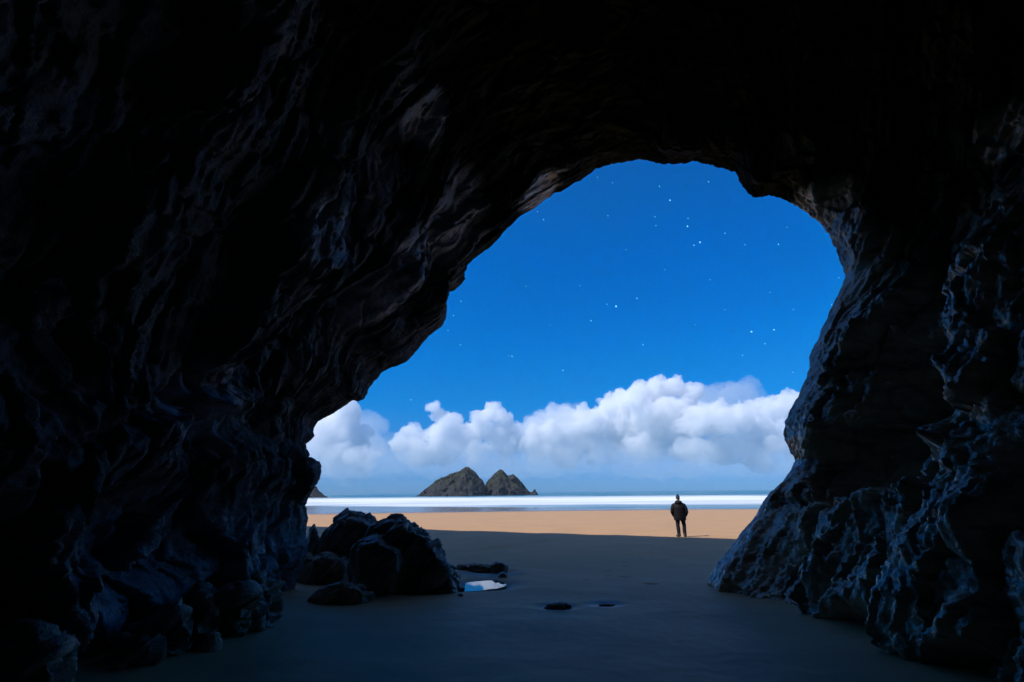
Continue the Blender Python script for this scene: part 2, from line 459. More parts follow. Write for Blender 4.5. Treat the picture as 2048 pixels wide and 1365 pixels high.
front = front + nn * ((0.8 * fbm(front, 0.25, 4) + 0.2 * ridged(front, 1.0, 3)) * am)[..., None]
back = []
for t in np.linspace(0, 1, 8)[1:]:
    q = ringN.copy(); q[:, 1] = q[:, 1] * (1 - t) + -40 * t; back.append(q)
cap = []
for t in (0.5, 1.0):
    q = back[-1].copy(); q[:, 0] *= (1 - t); q[:, 2] = q[:, 2] * (1 - t) - 3 * t; cap.append(q)
CL = np.concatenate([front, np.stack(back), np.stack(cap)])
link('cliff', mesh_np('cliff', CL.reshape(-1, 3), grid_faces(CL.shape[0], K), M_CLIFF), kind='structure',
     label='tall dark cliff face around the cave mouth')

# ------------------------------------------------------------------ beach
def axis(core, fine_, grow, end):
    a = list(np.arange(core[0], core[1], fine_)); st = fine_
    while a[-1] < end: st *= grow; a.append(a[-1] + st)
    return np.array(a)
xr = axis((-0.0, 6.0), 0.04, 1.06, 9000); xs_ = np.r_[-xr[:0:-1], xr]
ys_ = np.r_[-12, -9, -6, -4, -2, 0, 1.5, axis((2.5, 14.0), 0.04, 1.03, 9000)]
X, Y = np.meshgrid(xs_, ys_)
Z = ground0(X, Y)
P3 = np.stack([X, Y, np.zeros_like(X)], -1)
near = smooth(60, 20, Y)
Z = Z + near * (0.035 * fbm(P3, 0.35, 3) + 0.006 * fbm(P3 * np.array((1.0, 1.3, 1)), 1.3, 3)) + 0.0035 * fbm(P3, 7.0, 2) * smooth(14, 9, Y)
# sand banked up against the walls
wl_ = smooth(-3.0, -4.3, X) * smooth(11, 7, Y); Z += 0.16 * wl_
wr_ = smooth(3.3, 4.6, X) * smooth(11, 7, Y); Z += 0.10 * wr_
def hollow(px, py, rx, ry, a, rim=0.25):
    global Z
    c = hit(px, py); q = ((X - c[0]) / rx) ** 2 + ((Y - c[1]) / ry) ** 2
    Z = Z - a * np.exp(-q ** 1.3) + a * rim * np.exp(-(np.sqrt(q) - 1.5) ** 2 * 4)
    return c
POOL = hit(965, 1168)
hollow(967, 1168, 0.62, 0.60, 0.15, 0.03)
hollow(1115, 1212, 0.36, 0.22, 0.03)
hollow(1208, 1207, 0.30, 0.18, 0.025)
hollow(985, 1142, 0.55, 0.35, 0.07, 0.1)
hollow(820, 1178, 1.4, 0.5, 0.06, 0.0)
for px, py in ((1250,1153),(1300,1170),(1330,1120),(1160,1100),(1230,1090),(1350,1082),(1372,1082),(1395,1092)): hollow(px, py, 0.13, 0.10, 0.03)
fa_, fb_ = hit(1180, 1160), hit(1362, 1076)
for k in range(16):
    q_ = fa_ + (fb_ - fa_) * (k / 15.5) + np.array((0.11 if k % 2 else -0.11, 0, 0))
    gx, gy = (X - q_[0]) / 0.07, (Y - q_[1]) / 0.17
    Z = Z - 0.022 * np.exp(-(gx ** 2 + gy ** 2) ** 1.5)
# faint diagonal drag track on the shaded sand
ta, tb = hit(960, 1100), hit(1130, 1076)
ab = tb[:2] - ta[:2]; L = np.linalg.norm(ab); ab /= L
al_ = (X - ta[0]) * ab[0] + (Y - ta[1]) * ab[1]; ac_ = -(X - ta[0]) * ab[1] + (Y - ta[1]) * ab[0]
Z -= 0.07 * np.exp(-(ac_ / 0.28) ** 2) * smooth(-2, 1, al_) * smooth(L + 2, L - 1, al_)
def sand_z(x, y):
    j = np.clip(np.searchsorted(xs_, x), 0, len(xs_) - 1); i = np.clip(np.searchsorted(ys_, y), 0, len(ys_) - 1)
    return float(Z[i, j])

m = N('sand'); p = m.pos(); sp = m.new('ShaderNodeSeparateXYZ'); m.link(p, sp.inputs[0])
n1 = m.noise(p, 0.5, 5); n2 = m.noise(p, 60, 4, 0.7); n3 = m.noise(m.mapping(p, scale=(0.05, 0.35, 1)), 1.0, 4)
dry = m.mix(m.ramp(n1, (0.35, 0), (0.65, 1)), (0.475, 0.278, 0.137), (0.525, 0.305, 0.151))
dry = m.mix(m.ramp(n2, (0.45, 0), (0.75, 0.35)), dry, (0.40, 0.23, 0.115))
# wet strip left by the last wave, its edge oblique to the shore
wedge = m.math('SUBTRACT', sp.outputs['Y'], m.math('MULTIPLY', sp.outputs['X'], 0.385))
wedge = m.math('ADD', wedge, m.math('MULTIPLY', m.math('SUBTRACT', n3, 0.5), 14.0))
wet = m.new('ShaderNodeMapRange'); m.link(wedge, wet.inputs[0])
wet.inputs[1].default_value, wet.inputs[2].default_value = 74, 88
wet.interpolation_type = 'SMOOTHSTEP'
damp = m.new('ShaderNodeMapRange'); m.link(sp.outputs['Y'], damp.inputs[0])     # damp floor inside the cave
damp.inputs[1].default_value, damp.inputs[2].default_value, damp.inputs[3].default_value, damp.inputs[4].default_value = 8, 17, 1.0, 0.0
wf = wet.outputs[0]; df = damp.outputs[0]
colr = m.mix(m.math('MULTIPLY', df, m.ramp(n1, (0.45, 0.0), (0.70, 0.35))), dry, (0.36, 0.21, 0.115))
colr = m.mix(wf, colr, (0.10, 0.075, 0.06))
wp = None
for (wx, wy, rad) in ((POOL[0], POOL[1], 0.95), (POOL[0] + 0.1, POOL[1] + 1.6, 0.9), *((*hit(a_, b_)[:2], 0.42) for a_, b_ in ((1115, 1212), (1208, 1207)))):
    dv = m.new('ShaderNodeVectorMath', operation='DISTANCE'); cb = m.new('ShaderNodeCombineXYZ')
    m.link(sp.outputs['X'], cb.inputs[0]); m.link(sp.outputs['Y'], cb.inputs[1]); m.link(cb.outputs[0], dv.inputs[0]); dv.inputs[1].default_value = (wx, wy, 0)
    dn = m.math('ADD', m.math('DIVIDE', dv.outputs['Value'], rad * 2), m.math('MULTIPLY', m.math('SUBTRACT', m.noise(p, 2.5, 3), 0.5), 0.25))
    f_ = m.ramp(dn, (0.28, 1.0), (0.5, 0.0))
    wp = f_ if wp is None else m.math('MAXIMUM', wp, f_)
colr = m.mix(wp, colr, (0.20, 0.115, 0.062))
m.link(colr, m.b.inputs['Base Color'])
ro = m.math('SUBTRACT', 0.9, m.math('MULTIPLY', wf, 0.78))
ro = m.math('SUBTRACT', ro, m.math('MULTIPLY', df, 0.27))
ro = m.math('SUBTRACT', ro, m.math('MULTIPLY', wp, 0.22))
m.link(ro, m.b.inputs['Roughness'])
m.b.inputs['Specular IOR Level'].default_value = 0.4
m.link(m.bump(n2, 0.25, 0.004), m.b.inputs['Normal'])
link('beach', mesh_np('beach', np.stack([X, Y, Z], -1).reshape(-1, 3), grid_faces(*X.shape), m.m), kind='structure',
     label='smooth tawny sand running from the cave to the sea')

# ------------------------------------------------------------------ sea with surf
yv = np.r_[60 * 1.018 ** np.arange(0, 330)]; yv = yv[yv < 20000]
xv = np.r_[-9000, -6000, -4000, -2500, -1500, np.linspace(-900, 900, 240), 1500, 2500, 4000, 6000, 9000]
X, Y = np.meshgrid(xv, yv)
P3 = np.stack([X * 0.004, np.log(Y) * 9, np.zeros_like(X)], -1)
Zs = SEA_Z + (0.35 * np.maximum(fbm(P3, 1.0, 2), 0)) * smooth(110, 220, Y) * smooth(900, 500, Y)
m = N('sea_water'); p = m.pos(); sp = m.new('ShaderNodeSeparateXYZ'); m.link(p, sp.inputs[0])
ly = m.math('LOGARITHM', sp.outputs['Y'], math.e)
cv = m.new('ShaderNodeCombineXYZ'); m.link(m.math('MULTIPLY', sp.outputs['X'], 0.010), cv.inputs[0]); m.link(m.math('MULTIPLY', ly, 5.0), cv.inputs[1])
nf = m.noise(cv.outputs[0], 1.3, 4, 0.5, 0.3)
cv2 = m.new('ShaderNodeCombineXYZ'); m.link(m.math('MULTIPLY', sp.outputs['X'], 0.01), cv2.inputs[0]); m.link(m.math('MULTIPLY', ly, 18.0), cv2.inputs[1])
nf2 = m.noise(cv2.outputs[0], 1.0, 3, 0.5, 0.2)
lw = m.math('ADD', ly, m.math('MULTIPLY', m.math('SUBTRACT', nf, 0.5), 0.75))
lw = m.math('ADD', lw, m.math('MULTIPLY', sp.outputs['X'], 0.0008))
band = m.ramp(m.math('DIVIDE', m.math('SUBTRACT', lw, 4.2), 3.0), (0.0, 0.10), (0.20, 0.16), (0.26, 0.35), (0.30, 0.9), (0.36, 0.7), (0.42, 1.0), (0.56, 0.95), (0.64, 0.4), (0.70, 0.04), (0.80, 0.0))
foam = m.math('MULTIPLY', band, m.ramp(nf2, (0.22, 0.40), (0.50, 1.0)))
wcol = m.mix(nf2, (0.010, 0.13, 0.20), (0.016, 0.20, 0.29))
m.link(m.mix(foam, wcol, (0.84, 0.85, 0.87)), m.b.inputs['Base Color'])
m.link(m.math('ADD', 0.30, m.math('MULTIPLY', foam, 0.6)), m.b.inputs['Roughness'])
m.b.inputs['IOR'].default_value = 1.33
far = m.new('ShaderNodeMapRange'); m.link(ly, far.inputs[0])
far.inputs[1].default_value, far.inputs[2].default_value, far.inputs[3].default_value, far.inputs[4].default_value = 5.0, 7.0, 1.0, 0.0
m.b.inputs['Specular IOR Level'].default_value = 0.08
wv = m.math('MULTIPLY', m.noise(m.mapping(p, scale=(0.12, 0.5, 1)), 0.5, 3), far.outputs[0])
m.link(m.bump(wv, 0.15, 0.10), m.b.inputs['Normal'])
link('sea', mesh_np('sea', np.stack([X, Y, Zs], -1).reshape(-1, 3), grid_faces(*X.shape), m.m), kind='structure',
     label='teal sea with soft white surf bands')

# ------------------------------------------------------------------ offshore rocks
def isle_mat():
    m = N('islet_rock'); p = m.pos(); sp = m.new('ShaderNodeSeparateXYZ'); m.link(p, sp.inputs[0])
    n1 = m.noise(p, 0.06, 7, 0.6); n2 = m.noise(m.mapping(p, rot=(0, R(40), 0), scale=(0.3, 1, 1.5)), 0.25, 6, 0.65)
    gr = m.math('MULTIPLY', m.ramp(n1, (0.42, 0), (0.58, 1)), m.ramp(m.math('DIVIDE', sp.outputs['Z'], 40.0), (0.15, 0.0), (0.40, 1.0)))
    col = m.mix(n2, (0.022, 0.022, 0.022), (0.044, 0.043, 0.041))
    col = m.mix(m.math('MULTIPLY', gr, 0.75), col, (0.034, 0.046, 0.018))
    m.link(col, m.b.inputs['Base Color']); m.b.inputs['Roughness'].default_value = 0.9
    m.b.inputs['Specular IOR Level'].default_value = 0.15
    m.link(m.bump(n2, 0.9, 2.0), m.b.inputs['Normal'])
    return m.m
M_ISLE = isle_mat()
def islet(name, prof, dist, depth, label, cat, group=None, seed=0.0):
    """profile of (px, py) crest points left to right; a ridge running across the view, falling to both sides into the sea"""
    pr = np.array(prof, float)
    W = at_y(pr[:, 0], pr[:, 1], dist)
    n, k = 160, 80
    t = np.linspace(0, 1, n); sx_ = (W[:, 0] - W[0, 0]) / (W[-1, 0] - W[0, 0])
    zx = np.interp(t, sx_, W[:, 2]); xx = W[0, 0] + t * (W[-1, 0] - W[0, 0])
    v = np.linspace(-1, 1, k)
    T, Vv = np.meshgrid(t, v)
    Xg = W[0, 0] + T * (W[-1, 0] - W[0, 0])
    ht = (zx - SEA_Z)[None, :] * np.ones_like(Vv)
    hx = ht / ht.max()
    Yg = dist + Vv * depth * (0.35 + 0.65 * hx)
    prof_v = 1 - np.abs(Vv) ** 1.25
    Zg = SEA_Z - 3 + (ht + 3) * prof_v
    P = np.stack([Xg, Yg, Zg], -1)
    w = (1 - prof_v) ** 0.5 * prof_v ** 0.3
    nz = ridged(P + seed, 0.05, 4, 0.55) * 5 + fbm(P + seed, 0.16, 4, 0.6) * 3
    P[..., 2] += nz * (0.12 + w) * np.clip(hx * 2, 0.1, 1)
    P[..., 1] += fbm(P + seed + 9, 0.08, 4) * 6
    o = link(name, mesh_np(name, P.reshape(-1, 3), grid_faces(k, n), M_ISLE), label=label, category=cat)
    if group: o['group'] = group
    return o
islet('sea_stack', [(826,996),(838,990),(855,978),(868,966),(884,958),(900,950),(918,943),(931,937),(938,937),(950,946),(962,960),(968,968),(972,980),(978,996)],
      730, 75, 'larger grassy sea stack with one long left slope', 'sea stack', seed=3.0)
islet('sea_stack', [(960,996),(968,978),(974,966),(982,957),(990,949),(1000,940),(1006,942),(1014,952),(1020,953),(1027,951),(1034,957),(1044,967),(1052,977),(1058,984),(1064,985),(1070,979),(1076,990),(1084,997)],
      760, 60, 'smaller double-peaked sea stack with a low knob at its end', 'sea stack', seed=11.0)
islet('headland', [(480,880),(540,905),(590,935),(612,955),(625,972),(636,984),(648,993),(656,998)], 620, 80,
      'dark headland point dipping into the sea past the cave wall', 'headland', seed=21.0)

# ------------------------------------------------------------------ boulders
def boulder(name, outline, yc, depth, label, extra=(), voxel=0.018, amp=0.05, seed=0.0, shrink=0.6, group=None, mat=None, fdep=None, tilt=0.0):
    o_ = np.array(outline, float); cen = o_.mean(0)
    yy = yc + tilt * (cen[1] - o_[:, 1]) / 100.0
    P = [at_y(o_[:, 0], o_[:, 1], yy)]
    sh_ = cen + (o_ - cen) * shrink
    P.append(at_y(sh_[:, 0], sh_[:, 1], yc - (fdep or depth) )); P.append(at_y(sh_[:, 0], sh_[:, 1], yc + depth))
    pts = np.vstack(P + ([np.array([at_y(a, b_, c_) for a, b_, c_ in extra])] if extra else []))
    lowp = pts[pts[:, 2] < pts[:, 2].min() + 0.35 * np.ptp(pts[:, 2])] - np.array((0, 0, 0.35))
    pts = np.vstack([pts, lowp])
    bm = bmesh.new()
    for q in pts: bm.verts.new(q)
    bmesh.ops.convex_hull(bm, input=bm.verts)
    me = bpy.data.meshes.new(name); bm.to_mesh(me); bm.free()
    me = remeshed(me, voxel)
    v = verts_np(me); nrm = normals_np(me)
    q = np.stack([v @ d, v @ b, v @ c3], -1) * np.array((0.4, 1.4, 1.0))
    h1, c1 = facets(q * 1.5 + seed, 11); h2, c2 = facets(q * 4.5 + seed, 12); h3, c3_ = facets(q * 13.0 + seed, 13)
    ds = 2.8 * h1 + 1.15 * h2 + 0.35 * h3 - 0.5 * smooth(0.08, 0, c1) - 0.25 * smooth(0.1, 0, c2) + 0.3 * fbm(v + seed, 1.8, 2) + 0.12 * fbm(q + seed, 11.0, 3, 0.6)
    v = v + nrm * (amp * ds)[:, None]
    base = Vector((float(v[:, 0].mean()), float(v[:, 1].mean()), float(v[:, 2].min())))
    me.vertices.foreach_set('co', (v - np.array(base)).astype(np.float32).ravel()); me.update()
    me.materials.clear(); me.materials.append(mat or M_BOULDER)
    o = link(name, me, label=label, category='rock')
    o.location = base
    if group: o['group'] = group
    return o
boulder('boulder', [(618,1115),(630,1082),(650,1056),(672,1034),(695,1022),(716,1024),(738,1030),(762,1042),(788,1058),(800,1100),(790,1150),(640,1150)],
        12.6, 1.0, 'largest rounded boulder at the back of the pile', amp=0.055, seed=1.0)
boulder('boulder', [(742,1060),(770,1046),(795,1038),(806,1046),(830,1052),(858,1066),(870,1082),(873,1110),(882,1138),(905,1160),(924,1178),(880,1192),(740,1192),(735,1100)],
        10.55, 0.6, 'broad boulder with a ragged top and a skirt running to the tide pool', amp=0.06, seed=5.0, shrink=0.75)
boulder('boulder', [(700,1098),(712,1082),(735,1074),(754,1068),(772,1082),(792,1090),(808,1102),(810,1122),(800,1150),(790,1185),(760,1195),(715,1180),(701,1150)],
        10.0, 0.4, 'angular block with a pale split face at the front of the pile', amp=0.035, seed=9.0, shrink=0.7)
boulder('boulder', [(600,1140),(606,1122),(625,1110),(650,1106),(680,1112),(704,1124),(712,1150),(690,1165),(640,1168),(604,1158)],
        11.5, 0.5, 'low rough slab between the cave wall and the pile', amp=0.06, seed=13.0, tilt=1.2, mat=M_FOOT)  # paler rock stands for light caught on its flat top
boulder('boulder', [(622,1206),(640,1194),(660,1184),(690,1168),(720,1166),(745,1184),(750,1192),(715,1204),(660,1212)],
        9.2, 0.25, 'low jagged ledge half buried in sand before the pile', amp=0.05, seed=17.0, tilt=0.7, voxel=0.015, mat=M_FOOT)  # paler rock here too, for caught light
boulder('boulder', [(614,1072),(618,1058),(626,1047),(631,1046),(633,1062),(640,1078),(630,1090),(612,1088)],
        12.0, 0.2, 'small pointed shard against the cave wall', amp=0.02, seed=19.0, voxel=0.015)
boulder('boulder', [(880,1150),(888,1140),(902,1136),(914,1142),(920,1152),(915,1164),(890,1167)],
        11.15, 0.25, 'small dark rock at the end of the boulder skirt', amp=0.03, seed=23.0, voxel=0.015)
boulder('boulder', [(918,1134),(926,1127),(944,1123),(962,1128),(985,1132),(1000,1137),(998,1142),(960,1144),(925,1143)],
        13.1, 0.25, 'flat rock lying behind the tide pool', amp=0.035, seed=27.0, voxel=0.015)
boulder('boulder', [(978,1132),(990,1124),(1006,1124),(1016,1132),(1008,1142),(985,1144)],
        12.85, 0.2, 'tiny buried rock tip past the tide pool', amp=0.02, seed=31.0, voxel=0.012)
boulder('boulder', [(1090,1213),(1105,1209),(1125,1207),(1142,1208),(1130,1212),(1105,1215)],
        float(hit(1115, 1212)[1]), 0.12, 'thin dark rock barely showing in a sand hollow, the wider one', amp=0.03, seed=37.0, voxel=0.01, mat=M_FOOT).location.z -= 0.026
boulder('boulder', [(1188,1207),(1200,1204),(1222,1203),(1232,1205),(1215,1208)],
        float(hit(1208, 1207)[1]), 0.10, 'thin dark rock barely showing in a sand hollow, the narrower one', amp=0.026, seed=41.0, voxel=0.01, mat=M_FOOT).location.z -= 0.026
for i_, (px_, py_, w_, lab_) in enumerate(((1006, 1150, 9, 'flat cobble beyond the end of the tide pool'), (922, 1189, 8, 'small cobble where the boulder skirt meets the pool'))):
    g_ = hit(px_, py_ + 3)
    boulder('pebble', [(px_ - w_, py_ + 3), (px_ - w_ * 0.7, py_ - 2), (px_, py_ - 4), (px_ + w_ * 0.8, py_ - 2), (px_ + w_, py_ + 3), (px_, py_ + 5)], float(g_[1]), 0.08, lab_, amp=0.012, seed=80 + 5 * i_, voxel=0.008)
# rocks along the foot of the left wall
FOOT = [
 ([(-60,1400),(-40,1230),(20,1205),(70,1240),(105,1300),(120,1370),(60,1430)], 4.9, 0.6, 'big smooth pale rock bulging from the wall foot, beside a black gap'),
 ([(205,1350),(215,1290),(245,1262),(290,1270),(310,1300),(300,1335),(250,1352)], 5.85, 0.35, 'low lumpy rock at the wall foot, first past the black gap'),
 ([(290,1325),(300,1255),(330,1215),(365,1225),(385,1265),(378,1312),(330,1326)], 6.25, 0.4, 'upright knobbly rock at the wall foot'),
 ([(372,1308),(380,1225),(398,1178),(425,1185),(434,1240),(430,1285),(400,1306)], 6.6, 0.4, 'tall narrow pale rock leaning on the wall foot'),
 ([(425,1284),(428,1220),(450,1180),(490,1190),(506,1235),(498,1265),(465,1284)], 7.05, 0.4, 'squat dark rock at the wall foot with a flat front'),
 ([(490,1268),(495,1200),(515,1160),(540,1175),(552,1205),(536,1238),(510,1266)], 7.75, 0.4, 'thin pale rock at the wall foot close to the cave corner'),
]
for i, (o_, yc, dp, lab) in enumerate(FOOT):
    boulder('wall_foot_rock', o_, yc, dp, lab, shrink=0.8, amp=0.075, seed=50 + 3 * i, voxel=0.02, group='rocks along the foot of the cave wall', mat=M_FOOT)

# ------------------------------------------------------------------ tide pool
m = N('pool_water'); m.b.inputs['Base Color'].default_value = (0.02, 0.035, 0.05, 1); m.b.inputs['Roughness'].default_value = 0.02
m.b.inputs['IOR'].default_value = 1.33; m.b.inputs['Specular IOR Level'].default_value = 1.0
a = np.linspace(0, 2 * math.pi, 48, endpoint=False)
rr = 1 + 0.08 * np.sin(2 * a + 1) + 0.05 * np.sin(3 * a)
pz = ground0(POOL[0], POOL[1]) - 0.05
pool_o = [(924,1183),(927,1176),(933,1171),(932,1165),(940,1160),(947,1157),(955,1158),(962,1155),(971,1158),(979,1156),(984,1160),(993,1160),(999,1164),(1007,1166),(1010,1170),(1004,1174),(992,1177),(978,1178),(962,1181),(944,1182)]
pv = []
for px, py in pool_o:
    dd = ray(px, py); pv.append(CAM + dd * (pz - CAM[2]) / dd[2])
pv = np.array(pv); ctr = pv.mean(0); pv = ctr + (pv - ctr) * 1.06
bm = bmesh.new(); bmesh.ops.contextual_create(bm, geom=[bm.verts.new(q - ctr) for q in pv])
me = bpy.data.meshes.new('tide_pool'); bm.to_mesh(me); bm.free(); me.materials.append(m.m)
o = link('tide_pool', me, label='still tide pool mirroring the sky beside the boulders', category='pool'); o.location = ctr

# ------------------------------------------------------------------ person
def fabric(name, col, rough=0.8, bs=120, bd=0.004, quilt=False):
    m = N(name); p = m.new('ShaderNodeTexCoord').outputs['Object']
    n = m.noise(p, bs, 4); n2 = m.noise(p, 6, 4)
    m.link(m.mix(n2, tuple(c * 0.7 for c in col), tuple(c * 1.3 for c in col)), m.b.inputs['Base Color'])
    m.b.inputs['Roughness'].default_value = rough; m.b.inputs['Specular IOR Level'].default_value = 0.2
    h = n
    if quilt:
        s_ = m.new('ShaderNodeSeparateXYZ'); m.link(p, s_.inputs[0])
        h = m.math('ADD', m.math('MULTIPLY', n, 0.2), m.math('ABSOLUTE', m.math('SINE', m.math('MULTIPLY', s_.outputs['Z'], 40.0))))
        bd = 0.005
    m.link(m.bump(h, 0.6, bd), m.b.inputs['Normal'])
    return m.m
M_SKIN = fabric('skin', (0.45, 0.27, 0.2), 0.5); M_JK = fabric('jacket_fabric', (0.010, 0.009, 0.011), 0.65, quilt=True)
M_TR = fabric('trouser_fabric', (0.018, 0.021, 0.03), 0.85); M_BT = fabric('boot_leather', (0.05, 0.048, 0.05), 0.5); M_HT = fabric('hat_knit', (0.035, 0.06, 0.085), 0.9, 60, 0.01)
def tube_np(rings, seg=20, cap=True):
    """rings: (x, y, z, rx, ry)"""
    Vv, Ff = [], []
    a = np.linspace(0, 2 * math.pi, seg, endpoint=False)
    rings = np.array(rings, float)
    for i, (x, y, z, rx, ry) in enumerate(rings):
        t = rings[min(i + 1, len(rings) - 1), :3] - rings[max(i - 1, 0), :3]; t /= np.linalg.norm(t)
        e1 = np.cross((0, 1, 0), t); e1 /= np.linalg.norm(e1); e2 = np.cross(t, e1)
        Vv += [np.array((x, y, z)) + e1 * rx * math.cos(q) + e2 * ry * math.sin(q) for q in a]
    for i in range(len(rings) - 1):
        for j in range(seg):
            j2 = (j + 1) % seg; Ff.append((i * seg + j, i * seg + j2, (i + 1) * seg + j2, (i + 1) * seg + j))
    if cap: Ff += [tuple(range(seg))[::-1], tuple((len(rings) - 1) * seg + j for j in range(seg))]
    return Vv, Ff
def tubes(name, parts, mat, parent, sub=1, crease=0.0, voxel=None):
    Vv, Ff = [], []
    for rg in parts:
        a_, f_ = tube_np(rg); o_ = len(Vv); Vv += a_; Ff += [tuple(i + o_ for i in q) for q in f_]
    me = bpy.data.meshes.new(name); me.from_pydata([tuple(v) for v in Vv], [], Ff); me.update()
    if voxel: me = remeshed(me, voxel)
    for p_ in me.polygons: p_.use_smooth = True
    me.materials.clear(); me.materials.append(mat)
    o = link(name, me, parent)
    if sub:
        s_ = o.modifiers.new('s', 'SUBSURF'); s_.levels = s_.render_levels = sub
    return o
PB = hit(1364, 1074.5); PB[2] = sand_z(PB[0], PB[1]) if False else ground0(PB[0], PB[1])
pscale = 1.0
# body: one continuous figure (legs, trunk, arms into the pockets, neck, head), facing the sea (+y)
body = tubes('person', [
    [(-0.11,0,0.05,.05,.06),(-0.115,0,0.12,.045,.05),(-0.115,0,0.30,.058,.062),(-0.125,.01,0.48,.058,.06),(-0.115,0,0.70,.08,.085),(-0.09,0,0.90,.10,.10)],
    [(0.14,0,0.05,.05,.06),(0.14,0,0.12,.045,.05),(0.135,0,0.30,.058,.062),(0.15,.01,0.48,.058,.06),(0.12,0,0.70,.08,.085),(0.09,0,0.90,.10,.10)],
    [(0,0,0.80,.14,.10),(0,0,0.92,.175,.12),(0,0,1.08,.15,.11),(0,0,1.28,.175,.12),(0,0,1.40,.17,.10),(0,.0,1.47,.08,.07),(0,.01,1.53,.058,.06),(0,.02,1.58,.068,.08),(0,.03,1.66,.076,.095),(0,.03,1.72,.07,.088),(0,.03,1.775,.03,.04)],
    [(-0.13,0,1.38,.07,.07),(-0.22,-.01,1.34,.06,.06),(-0.27,-.03,1.20,.05,.05),(-0.295,-.04,1.06,.045,.045),(-0.25,.04,0.95,.038,.036),(-0.20,.10,0.87,.032,.03),(-0.18,.13,0.80,.04,.02)],
    [(0.13,0,1.38,.07,.07),(0.22,-.01,1.34,.06,.06),(0.27,-.03,1.20,.05,.05),(0.295,-.04,1.06,.045,.045),(0.25,.04,0.95,.038,.036),(0.20,.10,0.87,.032,.03),(0.18,.13,0.80,.04,.02)],
    [(0,.11,1.665,.012,.01),(0,.125,1.64,.014,.012),(0,.13,1.62,.018,.014)],
    [(-.07,.03,1.69,.012,.02),(-.078,.025,1.66,.014,.026),(-.072,.03,1.62,.01,.012)],
    [(.07,.03,1.69,.012,.02),(.078,.025,1.66,.014,.026),(.072,.03,1.62,.01,.012)],
], M_SKIN, None, sub=0, voxel=0.012)
body['label'] = 'person in dark padded jacket and knit hat facing the sea, hands in pockets'
body['category'] = 'person'
body.location = PB
body.rotation_euler = (0, 0, R(-14))
tubes('trousers', [
    [(-0.11,0,0.07,.07,.08),(-0.112,0,0.12,.074,.08),(-0.115,0,0.30,.083,.082),(-0.122,.01,0.50,.082,.085),(-0.112,0,0.70,.10,.105),(-0.085,0,0.92,.115,.125)],
    [(0.14,0,0.07,.07,.08),(0.14,0,0.12,.074,.08),(0.135,0,0.30,.083,.082),(0.15,.01,0.50,.082,.085),(0.12,0,0.70,.10,.105),(0.085,0,0.92,.115,.125)],
    [(0,0,0.80,.17,.13),(0,0,0.90,.19,.135),(0,0,1.0,.18,.13)]], M_TR, body, sub=0, voxel=0.014)
tubes('jacket', [
    [(0,0,0.70,.25,.19),(0,0,0.73,.265,.20),(0,0,0.84,.275,.21),(0,0,0.98,.27,.21),(0,0,1.12,.27,.21),(0,0,1.26,.275,.21),(0,0,1.36,.25,.18),(0,0,1.43,.16,.12),(0,0,1.47,.10,.10)],
    [(-0.12,0,1.37,.10,.11),(-0.23,-.01,1.335,.095,.10),(-0.29,-.03,1.20,.082,.09),(-0.318,-.04,1.06,.076,.082),(-0.275,.03,0.94,.066,.07),(-0.225,.09,0.86,.06,.055)],
    [(0.12,0,1.37,.10,.11),(0.23,-.01,1.335,.095,.10),(0.29,-.03,1.20,.082,.09),(0.318,-.04,1.06,.076,.082),(0.275,.03,0.94,.066,.07),(0.225,.09,0.86,.06,.055)]],
    M_JK, body, sub=0, voxel=0.014)
tubes('hood', [[(0,-.03,1.38,.15,.12),(0,-.06,1.44,.17,.14),(0,-.07,1.50,.16,.13),(0,-.05,1.555,.12,.10)]], M_JK, body, sub=1)
tubes('hat', [[(0,.025,1.635,.088,.108),(0,.022,1.665,.092,.112),(0,.02,1.70,.089,.108),(0,.015,1.75,.078,.094),(0,.0,1.79,.055,.066),(0,-.01,1.815,.03,.034),(-.012,-.012,1.835,.016,.018),(-.02,-.012,1.85,.008,.008)]], M_HT, body, sub=1)
for sx_, ang in ((-0.115, 32), (0.14, -12)):
    bo = tubes('boot', [[(0,-.10,.045,.02,.03),(0,-.09,.055,.045,.05),(0,0,.055,.05,.055),(0,.10,.045,.052,.045),(0,.17,.04,.045,.038),(0,.20,.035,.02,.02)],
                        [(0,-.03,.06,.055,.062),(0,-.035,.12,.058,.064),(0,-.03,.17,.055,.06)]], M_BT, body, sub=0, voxel=0.012)
    bo.location = (sx_, 0, 0); bo.rotation_euler = (0, 0, R(ang))

